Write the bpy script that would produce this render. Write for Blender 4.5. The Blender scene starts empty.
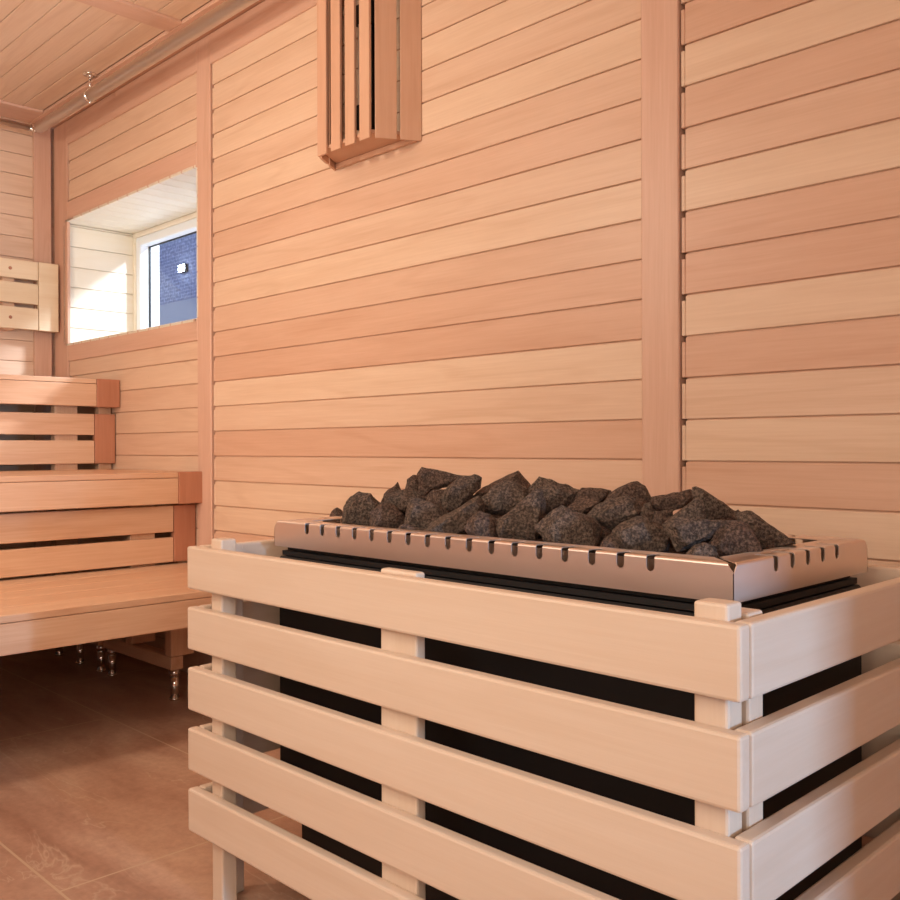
import bpy, bmesh, math, random
from mathutils import Vector, Matrix, noise
random.seed(7)
sc = bpy.context.scene
COL = sc.collection
F0 = 0.125                                  # floor level of the survey frame
# ------------------------------------------------------------------ camera
CAM = Vector((3.386, -1.9812, 1.0749 - F0)); YAW, PIT, ROL, FPX = .7898, -.0029, -.0032, 933.3149
_b = Matrix(((math.cos(YAW), -math.sin(YAW), 0), (math.sin(YAW), math.cos(YAW), 0), (0, 0, 1)))
_p = Matrix(((1, 0, 0), (0, math.cos(PIT), -math.sin(PIT)), (0, math.sin(PIT), math.cos(PIT))))
_r = Matrix(((math.cos(ROL), 0, -math.sin(ROL)), (0, 1, 0), (math.sin(ROL), 0, math.cos(ROL))))
RCAM = _b @ _p @ _r                          # columns: right, forward, up
def ray(u, v):
    return RCAM @ Vector(((u - 450) / FPX, 1.0, -(v - 450) / FPX))
cam_d = bpy.data.cameras.new('camera'); cam = bpy.data.objects.new('camera', cam_d); COL.objects.link(cam)
cam_d.sensor_fit = 'HORIZONTAL'; cam_d.sensor_width = 36; cam_d.lens = 36 * FPX / 900; cam_d.clip_start = .02
R = RCAM.col[0], RCAM.col[1], RCAM.col[2]
m = Matrix.Identity(4)
for i in range(3):
    m[i][0] = R[0][i]; m[i][1] = R[2][i]; m[i][2] = -R[1][i]; m[i][3] = CAM[i]
cam.matrix_world = m
sc.camera = cam
# ------------------------------------------------------------------ materials
def new_mat(name):
    mt = bpy.data.materials.new(name); mt.use_nodes = True
    nt = mt.node_tree; nt.nodes.clear()
    out = nt.nodes.new('ShaderNodeOutputMaterial'); b = nt.nodes.new('ShaderNodeBsdfPrincipled')
    nt.links.new(b.outputs[0], out.inputs[0])
    return mt, nt, b
def N(nt, t, **kw):
    n = nt.nodes.new(t)
    for k, v in kw.items():
        if k.startswith('_'): setattr(n, k[1:], v)
        else: n.inputs[k.replace('__', ' ')].default_value = v
    return n
def ramp(nt, stops):
    r = nt.nodes.new('ShaderNodeValToRGB'); e = r.color_ramp.elements
    while len(e) < len(stops): e.new(.5)
    for i, (p, c) in enumerate(stops): e[i].position = p; e[i].color = (*c, 1)
    return r
def wood(name, tints, axis, dark=(.75, .62, .52), rough=.42, knots=.0, grain=1.0):
    """tints: list of linear rgb, one picked for each board; axis: grain direction"""
    mt, nt, b = new_mat(name); L = nt.links.new
    tc = N(nt, 'ShaderNodeTexCoord'); at = N(nt, 'ShaderNodeAttribute', _attribute_name='rnd')
    mul = N(nt, 'ShaderNodeVectorMath', _operation='MULTIPLY'); mul.inputs[1].default_value = (31.7, 17.3, 23.9)
    L(at.outputs['Fac'], mul.inputs[0])
    add = N(nt, 'ShaderNodeVectorMath', _operation='ADD'); L(tc.outputs['Object'], add.inputs[0]); L(mul.outputs[0], add.inputs[1])
    def mapped(along, across):
        mp = N(nt, 'ShaderNodeMapping'); s = [across] * 3; s['xyz'.index(axis)] = along
        mp.inputs['Scale'].default_value = s; L(add.outputs[0], mp.inputs[0]); return mp
    # per-board tint
    cr = ramp(nt, [(i / max(1, len(tints) - 1), t) for i, t in enumerate(tints)]); L(at.outputs['Fac'], cr.inputs[0])
    # broad figure
    n1 = N(nt, 'ShaderNodeTexNoise', Scale=1.0, Detail=3.0, Distortion=.6); L(mapped(1.6, 19).outputs[0], n1.inputs['Vector'])
    r1 = ramp(nt, [(.35, (0, 0, 0)), (.7, (1, 1, 1))]); L(n1.outputs['Fac'], r1.inputs[0])
    # fine fibres
    n2 = N(nt, 'ShaderNodeTexNoise', Scale=1.0, Detail=4.0, Roughness=.65); L(mapped(5, 170).outputs[0], n2.inputs['Vector'])
    r2 = ramp(nt, [(.3, (0, 0, 0)), (.75, (1, 1, 1))]); L(n2.outputs['Fac'], r2.inputs[0])
    # growth rings
    n3 = N(nt, 'ShaderNodeTexNoise', Scale=1.0, Detail=2.0, Distortion=.2); L(mapped(.9, 7).outputs[0], n3.inputs['Vector'])
    m3 = N(nt, 'ShaderNodeMath', _operation='MULTIPLY'); m3.inputs[1].default_value = 26.; L(n3.outputs['Fac'], m3.inputs[0])
    s3 = N(nt, 'ShaderNodeMath', _operation='SINE'); L(m3.outputs[0], s3.inputs[0])
    r3 = ramp(nt, [(.55, (0, 0, 0)), (1., (1, 1, 1))]); L(s3.outputs[0], r3.inputs[0])
    def mixd(col, fac_out, amt, d):
        f = N(nt, 'ShaderNodeMath', _operation='MULTIPLY'); f.inputs[1].default_value = amt; L(fac_out, f.inputs[0])
        mx = N(nt, 'ShaderNodeMixRGB', _blend_type='MULTIPLY'); L(f.outputs[0], mx.inputs[0]); L(col, mx.inputs[1])
        mx.inputs[2].default_value = (*d, 1); return mx.outputs[0]
    c = mixd(cr.outputs[0], r1.outputs[0], .24 * grain, dark)
    c = mixd(c, r2.outputs[0], .34 * grain, dark)
    c = mixd(c, r3.outputs[0], .17 * grain, dark)
    if knots:
        v = N(nt, 'ShaderNodeTexVoronoi', Scale=1.0); L(mapped(3.2 * knots, 10 * knots).outputs[0], v.inputs['Vector'])
        rk = ramp(nt, [(.0, (1, 1, 1)), (.040, (0, 0, 0))]); L(v.outputs['Distance'], rk.inputs[0])
        nm = N(nt, 'ShaderNodeTexNoise', Scale=2.3, Detail=1.0); L(add.outputs[0], nm.inputs['Vector'])
        rm = ramp(nt, [(.52, (0, 0, 0)), (.58, (1, 1, 1))]); L(nm.outputs['Fac'], rm.inputs[0])
        mk = N(nt, 'ShaderNodeMath', _operation='MULTIPLY'); L(rk.outputs[0], mk.inputs[0]); L(rm.outputs[0], mk.inputs[1])
        c = mixd(c, mk.outputs[0], .75, (.35, .17, .10))
    L(c, b.inputs['Base Color'])
    bp = N(nt, 'ShaderNodeBump', Strength=.12, Distance=.002); L(n2.outputs['Fac'], bp.inputs['Height']); L(bp.outputs[0], b.inputs['Normal'])
    b.inputs['Roughness'].default_value = rough; b.inputs['Specular IOR Level'].default_value = .35
    return mt
def plain(name, col, rough=.5, metal=0., bump=0., bscale=200, spec=.5):
    mt, nt, b = new_mat(name)
    b.inputs['Base Color'].default_value = (*col, 1); b.inputs['Roughness'].default_value = rough
    b.inputs['Metallic'].default_value = metal; b.inputs['Specular IOR Level'].default_value = spec
    if bump:
        tc = N(nt, 'ShaderNodeTexCoord'); n = N(nt, 'ShaderNodeTexNoise', Scale=bscale, Detail=3.)
        bp = N(nt, 'ShaderNodeBump', Strength=bump, Distance=.002)
        nt.links.new(tc.outputs['Object'], n.inputs['Vector']); nt.links.new(n.outputs['Fac'], bp.inputs['Height'])
        nt.links.new(bp.outputs[0], b.inputs['Normal'])
    return mt
WALL = [(.665, .395, .272), (.69, .43, .30), (.715, .47, .335), (.74, .515, .37), (.765, .55, .395), (.775, .565, .41)]
TRIM = [(.69, .43, .32), (.71, .455, .335)]
PALE = [(.74, .575, .445), (.72, .55, .42), (.755, .595, .465)]
BENCH = [(.76, .50, .33), (.73, .455, .29), (.78, .54, .37)]
REDW = [(.51, .22, .13), (.55, .25, .15)]
LOUV = [(.66, .38, .25), (.69, .42, .28)]
M = {}
for a in 'xyz':
    M['wall_' + a] = wood('alder_cladding_' + a, WALL, a, knots=1.1)
    M['trim_' + a] = wood('alder_trim_' + a, TRIM, a, knots=.0)
    M['pale_' + a] = wood('aspen_guard_' + a, PALE, a, dark=(.84, .74, .64), grain=.75, knots=1.3)
    M['bench_' + a] = wood('bench_alder_' + a, BENCH, a, dark=(.70, .48, .36), rough=.33)
    M['red_' + a] = wood('dark_red_alder_' + a, REDW, a, rough=.4)
    M['louv_' + a] = wood('lamp_shade_alder_' + a, LOUV, a, grain=.7)
M['niche_y'] = wood('pale_spruce_lining', [(.86, .79, .67), (.83, .755, .63), (.88, .81, .70)], 'y', dark=(.9, .82, .7), grain=.6)
M['niche_ry'] = wood('pale_spruce_backrest', [(.80, .62, .42), (.84, .66, .46), (.76, .58, .38)], 'y', dark=(.85, .72, .56), grain=.8)
M['white'] = plain('white_window_frame', (.82, .85, .88), .35)
M['steel_pipe'] = plain('polished_steel', (.93, .86, .78), .30, 1.)
M['chrome'] = plain('chrome', (.85, .82, .78), .12, 1.)
M['black'] = plain('black_heater_casing', (.006, .004, .004), .55, .1)
M['gapdark'] = plain('dark_cavity', (.03, .012, .006), .9)
M['plaster'] = plain('pale_render', (.40, .42, .47), .9, bump=.3, bscale=40)
M['glow_off'] = plain('grey_bulb_glass', (.55, .5, .45), .3)
# brushed stainless
mt, nt, b = new_mat('brushed_stainless'); M['steel'] = mt
tc = N(nt, 'ShaderNodeTexCoord'); n = N(nt, 'ShaderNodeTexNoise', Scale=1., Detail=4.)
mp = N(nt, 'ShaderNodeMapping'); mp.inputs['Scale'].default_value = (6, 6, 300)
nt.links.new(tc.outputs['Object'], mp.inputs[0]); nt.links.new(mp.outputs[0], n.inputs['Vector'])
rr = N(nt, 'ShaderNodeMapRange'); rr.inputs[3].default_value = .34; rr.inputs[4].default_value = .44
tg = N(nt, 'ShaderNodeTangent', _direction_type='RADIAL', _axis='Z'); nt.links.new(tg.outputs[0], b.inputs['Tangent']); b.inputs['Anisotropic'].default_value = .65
nt.links.new(n.outputs['Fac'], rr.inputs[0]); nt.links.new(rr.outputs[0], b.inputs['Roughness'])
b.inputs['Base Color'].default_value = (.84, .71, .62, 1); b.inputs['Metallic'].default_value = 1.
# stone
def stone_mat(name, base, hi):
    mt, nt, b = new_mat(name); L = nt.links.new
    tc = N(nt, 'ShaderNodeTexCoord'); n = N(nt, 'ShaderNodeTexNoise', Scale=210., Detail=6., Roughness=.75); L(tc.outputs['Object'], n.inputs['Vector'])
    n2 = N(nt, 'ShaderNodeTexNoise', Scale=38., Detail=5., Roughness=.7); L(tc.outputs['Object'], n2.inputs['Vector'])
    cr = ramp(nt, [(.44, base), (.54, tuple((a + c) / 2 for a, c in zip(base, hi))), (.64, hi)]); L(n.outputs['Fac'], cr.inputs[0])
    mx = N(nt, 'ShaderNodeMixRGB', _blend_type='MULTIPLY'); mx.inputs[0].default_value = .6
    c2 = ramp(nt, [(.35, (.45, .42, .4)), (.65, (1.2, 1.15, 1.1))]); L(n2.outputs['Fac'], c2.inputs[0]); L(cr.outputs[0], mx.inputs[1]); L(c2.outputs[0], mx.inputs[2])
    L(mx.outputs[0], b.inputs['Base Color']); b.inputs['Roughness'].default_value = .75
    ad = N(nt, 'ShaderNodeMath', _operation='MULTIPLY_ADD'); ad.inputs[1].default_value = 2.5
    L(n2.outputs['Fac'], ad.inputs[0]); L(n.outputs['Fac'], ad.inputs[2])
    bp = N(nt, 'ShaderNodeBump', Strength=1., Distance=.006); L(ad.outputs[0], bp.inputs['Height']); L(bp.outputs[0], b.inputs['Normal'])
    return mt
M['stone'] = stone_mat('olivine_stone', (.055, .035, .026), (.33, .225, .165))
M['stone2'] = stone_mat('olivine_stone_red', (.055, .030, .021), (.29, .18, .13))
# floor tiles
mt, nt, b = new_mat('stone_look_floor_tile'); M['floor'] = mt; L = nt.links.new
tc = N(nt, 'ShaderNodeTexCoord'); mp = N(nt, 'ShaderNodeMapping'); L(tc.outputs['Object'], mp.inputs[0])
bk = N(nt, 'ShaderNodeTexBrick', Scale=1.0, Mortar__Size=.0032, Mortar__Smooth=.1, Brick__Width=1.175, Row__Height=.65, Bias=0.)
bk.offset = .5; L(mp.outputs[0], bk.inputs['Vector']); mp.inputs['Location'].default_value = (.975, 1.822, 0)
bk.inputs['Color1'].default_value = (1, 1, 1, 1); bk.inputs['Color2'].default_value = (.9, .9, .9, 1); bk.inputs['Mortar'].default_value = (0, 0, 0, 1)
mpv = N(nt, 'ShaderNodeMapping'); mpv.inputs['Scale'].default_value = (1.1, 3.2, 1); mpv.inputs['Rotation'].default_value = (0, 0, .35); L(tc.outputs['Object'], mpv.inputs[0])
n1 = N(nt, 'ShaderNodeTexNoise', Scale=1.6, Detail=8., Roughness=.62, Distortion=.6); L(mpv.outputs[0], n1.inputs['Vector'])
c1 = ramp(nt, [(.3, (.33, .165, .105)), (.5, (.45, .255, .17)), (.72, (.57, .36, .25))]); L(n1.outputs['Fac'], c1.inputs[0])
n2 = N(nt, 'ShaderNodeTexNoise', Scale=1.3, Detail=5., Roughness=.5, Distortion=1.6); L(mpv.outputs[0], n2.inputs['Vector'])
sb = N(nt, 'ShaderNodeMath', _operation='SUBTRACT'); sb.inputs[1].default_value = .5; L(n2.outputs['Fac'], sb.inputs[0])
ab = N(nt, 'ShaderNodeMath', _operation='ABSOLUTE'); L(sb.outputs[0], ab.inputs[0])
c2 = ramp(nt, [(.0, (1, 1, 1)), (.010, (0, 0, 0))]); L(ab.outputs[0], c2.inputs[0])
n4 = N(nt, 'ShaderNodeTexNoise', Scale=3.0, Detail=2.); L(tc.outputs['Object'], n4.inputs['Vector'])
c4 = ramp(nt, [(.48, (0, 0, 0)), (.62, (1, 1, 1))]); L(n4.outputs['Fac'], c4.inputs[0])
vm = N(nt, 'ShaderNodeMath', _operation='MULTIPLY'); L(c2.outputs[0], vm.inputs[0]); L(c4.outputs[0], vm.inputs[1])
vm2 = N(nt, 'ShaderNodeMath', _operation='MULTIPLY'); vm2.inputs[1].default_value = .55; L(vm.outputs[0], vm2.inputs[0])
mx = N(nt, 'ShaderNodeMixRGB'); L(vm2.outputs[0], mx.inputs[0]); L(c1.outputs[0], mx.inputs[1]); mx.inputs[2].default_value = (.62, .45, .32, 1)
n5 = N(nt, 'ShaderNodeTexNoise', Scale=45., Detail=5., Roughness=.7); L(tc.outputs['Object'], n5.inputs['Vector'])
c5 = ramp(nt, [(.3, (.82, .8, .78)), (.7, (1.1, 1.1, 1.1))]); L(n5.outputs['Fac'], c5.inputs[0])
mx5 = N(nt, 'ShaderNodeMixRGB', _blend_type='MULTIPLY'); mx5.inputs[0].default_value = .8; L(mx.outputs[0], mx5.inputs[1]); L(c5.outputs[0], mx5.inputs[2])
mx2 = N(nt, 'ShaderNodeMixRGB'); L(bk.outputs['Fac'], mx2.inputs[0]); L(mx5.outputs[0], mx2.inputs[1]); mx2.inputs[2].default_value = (.55, .38, .25, 1)
L(mx2.outputs[0], b.inputs['Base Color']); b.inputs['Roughness'].default_value = .42
bp = N(nt, 'ShaderNodeBump', Strength=.25, Distance=.003); L(n1.outputs['Fac'], bp.inputs['Height']); L(bp.outputs[0], b.inputs['Normal'])
# outside brick wall
mt, nt, b = new_mat('blue_grey_brick'); M['brick'] = mt; L = nt.links.new
tc = N(nt, 'ShaderNodeTexCoord'); mp = N(nt, 'ShaderNodeMapping'); mp.inputs['Rotation'].default_value = (math.pi / 2, 0, 0); L(tc.outputs['Object'], mp.inputs[0])
bk = N(nt, 'ShaderNodeTexBrick', Scale=1.0, Mortar__Size=.006, Brick__Width=.12, Row__Height=.035); L(mp.outputs[0], bk.inputs['Vector'])
bk.inputs['Color1'].default_value = (.25, .28, .40, 1); bk.inputs['Color2'].default_value = (.33, .36, .49, 1); bk.inputs['Mortar'].default_value = (.40, .45, .58, 1)
n = N(nt, 'ShaderNodeTexNoise', Scale=30., Detail=6.); L(tc.outputs['Object'], n.inputs['Vector'])
mx = N(nt, 'ShaderNodeMixRGB', _blend_type='MULTIPLY'); mx.inputs[0].default_value = .8; L(bk.outputs['Color'], mx.inputs[1])
cr = ramp(nt, [(.35, (.5, .5, .55)), (.7, (1.3, 1.3, 1.3))]); L(n.outputs['Fac'], cr.inputs[0]); L(cr.outputs[0], mx.inputs[2])
L(mx.outputs[0], b.inputs['Base Color']); b.inputs['Roughness'].default_value = .8
# glass: clear pane with a fresnel reflection
mt = bpy.data.materials.new('window_glass'); mt.use_nodes = True; nt = mt.node_tree; nt.nodes.clear(); M['glass'] = mt
o = nt.nodes.new('ShaderNodeOutputMaterial'); mxs = nt.nodes.new('ShaderNodeMixShader'); tr = nt.nodes.new('ShaderNodeBsdfTransparent'); gl = nt.nodes.new('ShaderNodeBsdfGlossy'); fr = nt.nodes.new('ShaderNodeFresnel')
gl.inputs['Roughness'].default_value = .02; fr.inputs['IOR'].default_value = 1.45; tr.inputs[0].default_value = (.93, .95, .97, 1)
ge = nt.nodes.new('ShaderNodeNewGeometry'); inv = nt.nodes.new('ShaderNodeMath'); inv.operation = 'SUBTRACT'; inv.inputs[0].default_value = 1.; fm = nt.nodes.new('ShaderNodeMath'); fm.operation = 'MULTIPLY'
nt.links.new(ge.outputs['Backfacing'], inv.inputs[1]); nt.links.new(fr.outputs[0], fm.inputs[0]); nt.links.new(inv.outputs[0], fm.inputs[1]); nt.links.new(fm.outputs[0], mxs.inputs[0]); nt.links.new(tr.outputs[0], mxs.inputs[1]); nt.links.new(gl.outputs[0], mxs.inputs[2]); nt.links.new(mxs.outputs[0], o.inputs[0])
def emis(name, col, s):
    mt = bpy.data.materials.new(name); mt.use_nodes = True; nt = mt.node_tree; nt.nodes.clear()
    o = nt.nodes.new('ShaderNodeOutputMaterial'); e = nt.nodes.new('ShaderNodeEmission'); e.inputs[0].default_value = (*col, 1); e.inputs[1].default_value = s
    nt.links.new(e.outputs[0], o.inputs[0]); return mt
M['lamp_on'] = emis('lit_lamp_lens', (.85, .93, 1.), 60.)
M['warm_on'] = emis('lit_warm_lens', (1., .78, .55), 8.)
# ------------------------------------------------------------------ mesh helpers
class B:
    """collects shapes in survey coordinates, builds ONE mesh object"""
    def __init__(s): s.bm = bmesh.new(); s.ly = s.bm.faces.layers.float.new('rnd')
    def _merge(s, t, rnd, smooth=False):
        lay = t.faces.layers.float.get('rnd') or t.faces.layers.float.new('rnd')
        for f in t.faces: f[lay] = rnd; f.smooth = smooth
        me = bpy.data.meshes.new('tmp'); t.to_mesh(me); t.free()
        s.bm.from_mesh(me); bpy.data.meshes.remove(me)
    def box(s, x0, x1, y0, y1, z0, z1, bev=.002, rnd=None, seg=1, rot=None):
        t = bmesh.new(); bmesh.ops.create_cube(t, size=1)
        bmesh.ops.scale(t, vec=(abs(x1 - x0), abs(y1 - y0), abs(z1 - z0)), verts=t.verts)
        if bev:
            bev = min(bev, .45 * min(abs(x1 - x0), abs(y1 - y0), abs(z1 - z0)))
            bmesh.ops.bevel(t, geom=t.edges[:], offset=bev, segments=seg, profile=.5, affect='EDGES')
        if rot: bmesh.ops.rotate(t, cent=(0, 0, 0), matrix=rot, verts=t.verts)
        bmesh.ops.translate(t, vec=((x0 + x1) / 2, (y0 + y1) / 2, (z0 + z1) / 2 - F0), verts=t.verts)
        s._merge(t, random.random() if rnd is None else rnd); return s
    def cyl(s, p0, p1, r, r2=None, n=24, rnd=0., smooth=True, cap=True):
        p0 = Vector(p0) - Vector((0, 0, F0)); p1 = Vector(p1) - Vector((0, 0, F0)); d = p1 - p0
        t = bmesh.new(); bmesh.ops.create_cone(t, cap_ends=cap, segments=n, radius1=r, radius2=r if r2 is None else r2, depth=d.length)
        q = Vector((0, 0, 1)).rotation_difference(d)
        bmesh.ops.rotate(t, cent=(0, 0, 0), matrix=q.to_matrix(), verts=t.verts)
        bmesh.ops.translate(t, vec=(p0 + p1) / 2, verts=t.verts); s._merge(t, rnd, smooth)
        return s
    def sphere(s, c, r, n=16, sc_=(1, 1, 1)):
        t = bmesh.new(); bmesh.ops.create_uvsphere(t, u_segments=n, v_segments=n // 2, radius=r)
        bmesh.ops.scale(t, vec=sc_, verts=t.verts); bmesh.ops.translate(t, vec=Vector(c) - Vector((0, 0, F0)), verts=t.verts); s._merge(t, 0., True); return s
    def prism(s, pts, z0, z1, rnd=.5, bev=0.):
        t = bmesh.new(); vs = [t.verts.new((x, y, z0 - F0)) for x, y in pts]; f = t.faces.new(vs)
        r = bmesh.ops.extrude_face_region(t, geom=[f]); bmesh.ops.translate(t, vec=(0, 0, z1 - z0), verts=[v for v in r['geom'] if isinstance(v, bmesh.types.BMVert)])
        bmesh.ops.recalc_face_normals(t, faces=t.faces)
        if bev: bmesh.ops.bevel(t, geom=t.edges[:], offset=bev, segments=1, affect='EDGES')
        s._merge(t, rnd); return s
    def build(s, name, mat, parent=None, kind=None, flat=False):
        me = bpy.data.meshes.new(name); s.bm.to_mesh(me); s.bm.free()
        if parent is not None:
            wl = parent['_loc'] if '_loc' in parent else (0, 0, 0)
            me.transform(Matrix.Translation(-Vector(wl)))
        me.materials.append(M[mat] if isinstance(mat, str) else mat)
        o = bpy.data.objects.new(name, me); COL.objects.link(o)
        if parent is not None:
            o.parent = parent; o['_loc'] = list(parent['_loc'])
        else:
            o['_loc'] = [0, 0, 0]
        if kind: o['kind'] = kind
        return o
def empty(name, label, cat, loc, group=None):
    o = bpy.data.objects.new(name, None); COL.objects.link(o); o.empty_display_size = .05
    o.location = (loc[0], loc[1], loc[2] - F0); o['_loc'] = [loc[0], loc[1], loc[2] - F0]
    o['label'] = label; o['category'] = cat
    if group: o['group'] = group
    return o
def tag(o, label, cat, group=None):
    o['label'] = label; o['category'] = cat
    if group: o['group'] = group
    return o
# planks: boards in a plane, running along one axis
def planks_y0(b, x0, x1, joints, yf, th=.014, gap=.0038, notch=False, tones=None):
    """wall parallel to X at depth yf (front face), joints = list of z, descending pairs"""
    js = sorted(joints)
    for a, c in zip(js[:-1], js[1:]):
        r = random.random()
        if tones: r = min(1., max(0., tones.get(round((a - 1.142) / .1), .5) + random.uniform(-.04, .04)))
        if notch and c - a > .05:
            b.box(x0 + .011, x1, yf, yf + th, a + gap / 2, c - gap / 2, .0016, r)
            b.box(x0, x0 + .0105, yf, yf + th, a + gap / 2, c - gap / 2 - .011, .0016, r)
        else:
            b.box(x0, x1, yf, yf + th, a + gap / 2, c - gap / 2, .0016, r)
PZ = [1.142 + n * .1 for n in range(-11, 17)]
CEIL, CTRIM = 2.764, 2.752
WX0, WX1, WY0 = -1.56, 4.7, -2.6
# ------------------------------------------------------------------ setting
b = B(); b.box(WX0 - .1, WX1 + .1, WY0 - .1, .1, F0 - .08, F0, 0); b.build('floor', 'floor', kind='structure')
# back wall: three fields of horizontal cladding
def zs(lo, hi, off=0.): return [lo] + [z + off for z in PZ if lo + .02 < z + off < hi - .02] + [hi]
b = B()
planks_y0(b, -1.376, -.06, zs(2.30, CEIL), 0, notch=True, tones={12: .75, 13: .65, 14: .7})
planks_y0(b, -1.376, -.06, zs(F0, 1.56), 0, notch=True, tones={4: .7, 3: .6, 2: .75, 1: .5, 0: .65, -1: .45, -2: .6})
planks_y0(b, -1.50, -1.41, [1.5, 1.9, 2.36], 0); 
planks_y0(b, .0275, 2.10, zs(F0, CEIL), 0, notch=True, tones={15: .6, 14: .75, 13: .7, 12: .65, 11: .8, 10: .6, 9: .85, 8: .5, 7: .4, 6: .6, 5: .75, 4: .4, 3: .25, 2: .15, 1: .9, 0: .6, -1: .15, -2: .45, -3: .75, -4: .85, -5: .3})
planks_y0(b, 2.181, WX1 - .02, zs(F0, CEIL, -.003), 0, notch=True, tones={13: .6, 12: .3, 11: .7, 10: .5, 9: .2, 8: .9, 7: .3, 6: .45, 5: .85, 4: .15, 3: .1, 2: .8, 1: .1, 0: .55, -1: .75, -2: .15, -3: .8, -4: .6})
# backing with the window opening left free
for x0, x1, z0, z1 in ((.039, 2.10, F0, CEIL), (2.194, WX1, F0, CEIL), (-1.364, .0, F0, 1.6), (-1.364, .0, 2.262, CEIL), (-1.56, -1.425, 1.6, 2.262), (-.074, .0, 1.6, 2.262)):
    b.box(x0, x1, .0068, .03, z0, z1, 0, .3)
for x0, x1, z0, z1 in ((-.0, WX1, F0, CEIL), (-1.60, .0, F0, 1.59), (-1.60, .0, 2.27, CEIL), (-1.60, -1.435, 1.59, 2.27), (-.065, .0, 1.59, 2.27)):
    b.box(x0, x1, .032, .06, z0, z1, 0, .3)
b.build('wall_back', 'wall_x', kind='structure')
# left wall
b = B(); js = [2.583 - .106 * k for k in range(23)] + [2.689, CEIL]; js = sorted(j for j in js if j > F0 + .03) ; js = [F0] + js
for a, c in zip(js[:-1], js[1:]): b.box(WX0 - .014, WX0, WY0, -.02, a + .0015, c - .0015, .0016, random.uniform(.6, 1.))
b.box(WX0 - .04, WX0 - .0095, WY0, .06, F0, CEIL, 0, .3); b.build('wall_left', 'wall_y', kind='structure')
# ceiling
b = B(); k = 0; y = -.135
while y > WY0:
    y2 = max(y - .1, WY0 - .0)
    for x0, x1 in ((-1.56, -.06), (.022, 2.10), (2.2, WX1)):
        b.box(x0, x1, y2 + .0013, y - .0013, CEIL, CEIL + .014, .0016, random.uniform(.72, 1.))
    y = y2
b.box(WX0 - .04, WX1 + .05, WY0 - .05, .06, CEIL + .0095, CEIL + .05, 0, .3); b.build('ceiling', 'wall_x', kind='structure')
# walls out of the frame, with a doorway in the right one
b = B(); z = F0
while z < CEIL:
    z2 = min(z + .1, CEIL)
    b.box(WX0, WX1, WY0 - .014, WY0, z + .0019, z2 - .0019, .0016); z = z2
b.box(WX0, WX1, WY0 - .04, WY0 - .0095, F0, CEIL, 0); b.build('wall_front', 'wall_x', kind='structure')
DY0, DY1, DZ = -1.85, -1.0, F0 + 2.0
b = B(); z = F0
while z < CEIL:
    z2 = min(z + .1, CEIL)
    for y0, y1 in ((WY0, DY0), (DY1, 0)) if z2 <= DZ + .01 else ((WY0, 0),):
        b.box(WX1, WX1 + .014, y0, y1, z + .0019, z2 - .0019, .0016)
    z = z2
for y0, y1, z0, z1 in ((WY0, DY0, F0, CEIL), (DY1, .06, F0, CEIL), (DY0, DY1, DZ, CEIL)): b.box(WX1 + .0095, WX1 + .08, y0, y1, z0, z1, 0)
b.build('wall_right', 'wall_y', kind='structure')
b = B(); b.box(WX1 - .018, WX1 + .09, DY0 - .06, DY0, F0, DZ + .06); b.box(WX1 - .018, WX1 + .09, DY1, DY1 + .06, F0, DZ + .06); b.box(WX1 - .018, WX1 + .09, DY0, DY1, DZ, DZ + .06)
b.build('trim_1', 'trim_z', kind='structure')
b = B(); b.box(WX1 + .03, WX1 + .038, DY0 + .004, DY1 - .004, F0 + .01, DZ - .005, 0); b.build('door_1', 'glass', kind='structure')
b = B(); b.box(6.5, 6.6, -2.6, -.2, F0, CEIL, 0); b.box(WX1 + .09, 6.5, -2.7, -2.6, F0, CEIL, 0); b.box(WX1 + .09, 6.5, -.3, -.2, F0, CEIL, 0); b.box(WX1 + .09, 6.6, -2.7, -.2, CEIL, CEIL + .1, 0); b.box(WX1 + .11, 6.6, -2.7, -.2, F0 - .1, F0, 0)
b.build('wall_light_block', 'plaster', kind='structure')  # unseen box added outside the door to keep sky light out
# trims of the back wall
TY = -.008
def trimbox(n, *a, mat='trim_z', bev=.0025):
    b = B(); b.box(*a, bev, .5 if n % 2 else .3); return b.build('trim_%d' % n, mat, kind='structure')
trimbox(2, -.0845, .0225, TY, .030, F0, 2.75)                      # post beside the window
trimbox(3, 2.0725, 2.1785, TY, .030, F0, 2.75)                     # wide post
trimbox(4, -1.541, -1.379, TY, .008, F0, 2.75)                   # corner stile
trimbox(5, -1.379, -.0845, TY, .008, 2.628, 2.75, mat='trim_x')   # head rails
trimbox(6, .0225, 2.0725, TY, .008, 2.628, 2.75, mat='trim_x')
trimbox(7, 2.1785, WX1, TY, .008, 2.628, 2.75, mat='trim_x')
trimbox(8, -1.379, -.0845, TY, .008, 2.235, 2.334, mat='trim_x')  # rail over the window
trimbox(9, -1.379, -.0845, TY, .008, 1.520, 1.612, mat='trim_x')  # rail under the window
b = B(); b.box(-1.542 - .018, -1.542, -.111, -.022, F0, 2.75, .0025, .7); b.build('trim_10', 'trim_z', kind='structure')
b = B(); b.box(WX0, WX1, -.13, -.0, CTRIM, CEIL + .006, .0025, .6); b.build('trim_11', 'trim_x', kind='structure')
b = B(); b.box(WX0, -1.36, WY0, -.1305, CTRIM + .001, CEIL + .006, .0025, .3); b.build('trim_12', 'trim_y', kind='structure')
b = B(); b.box(-.085, .022, WY0, -.1305, CTRIM, CEIL + .006, .0025, .8); b.build('trim_13', 'trim_y', kind='structure')
b = B(); b.box(2.09, 2.2, WY0, -.1305, CTRIM, CEIL + .006, .0025, .8); b.build('trim_14', 'trim_y', kind='structure')
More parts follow.
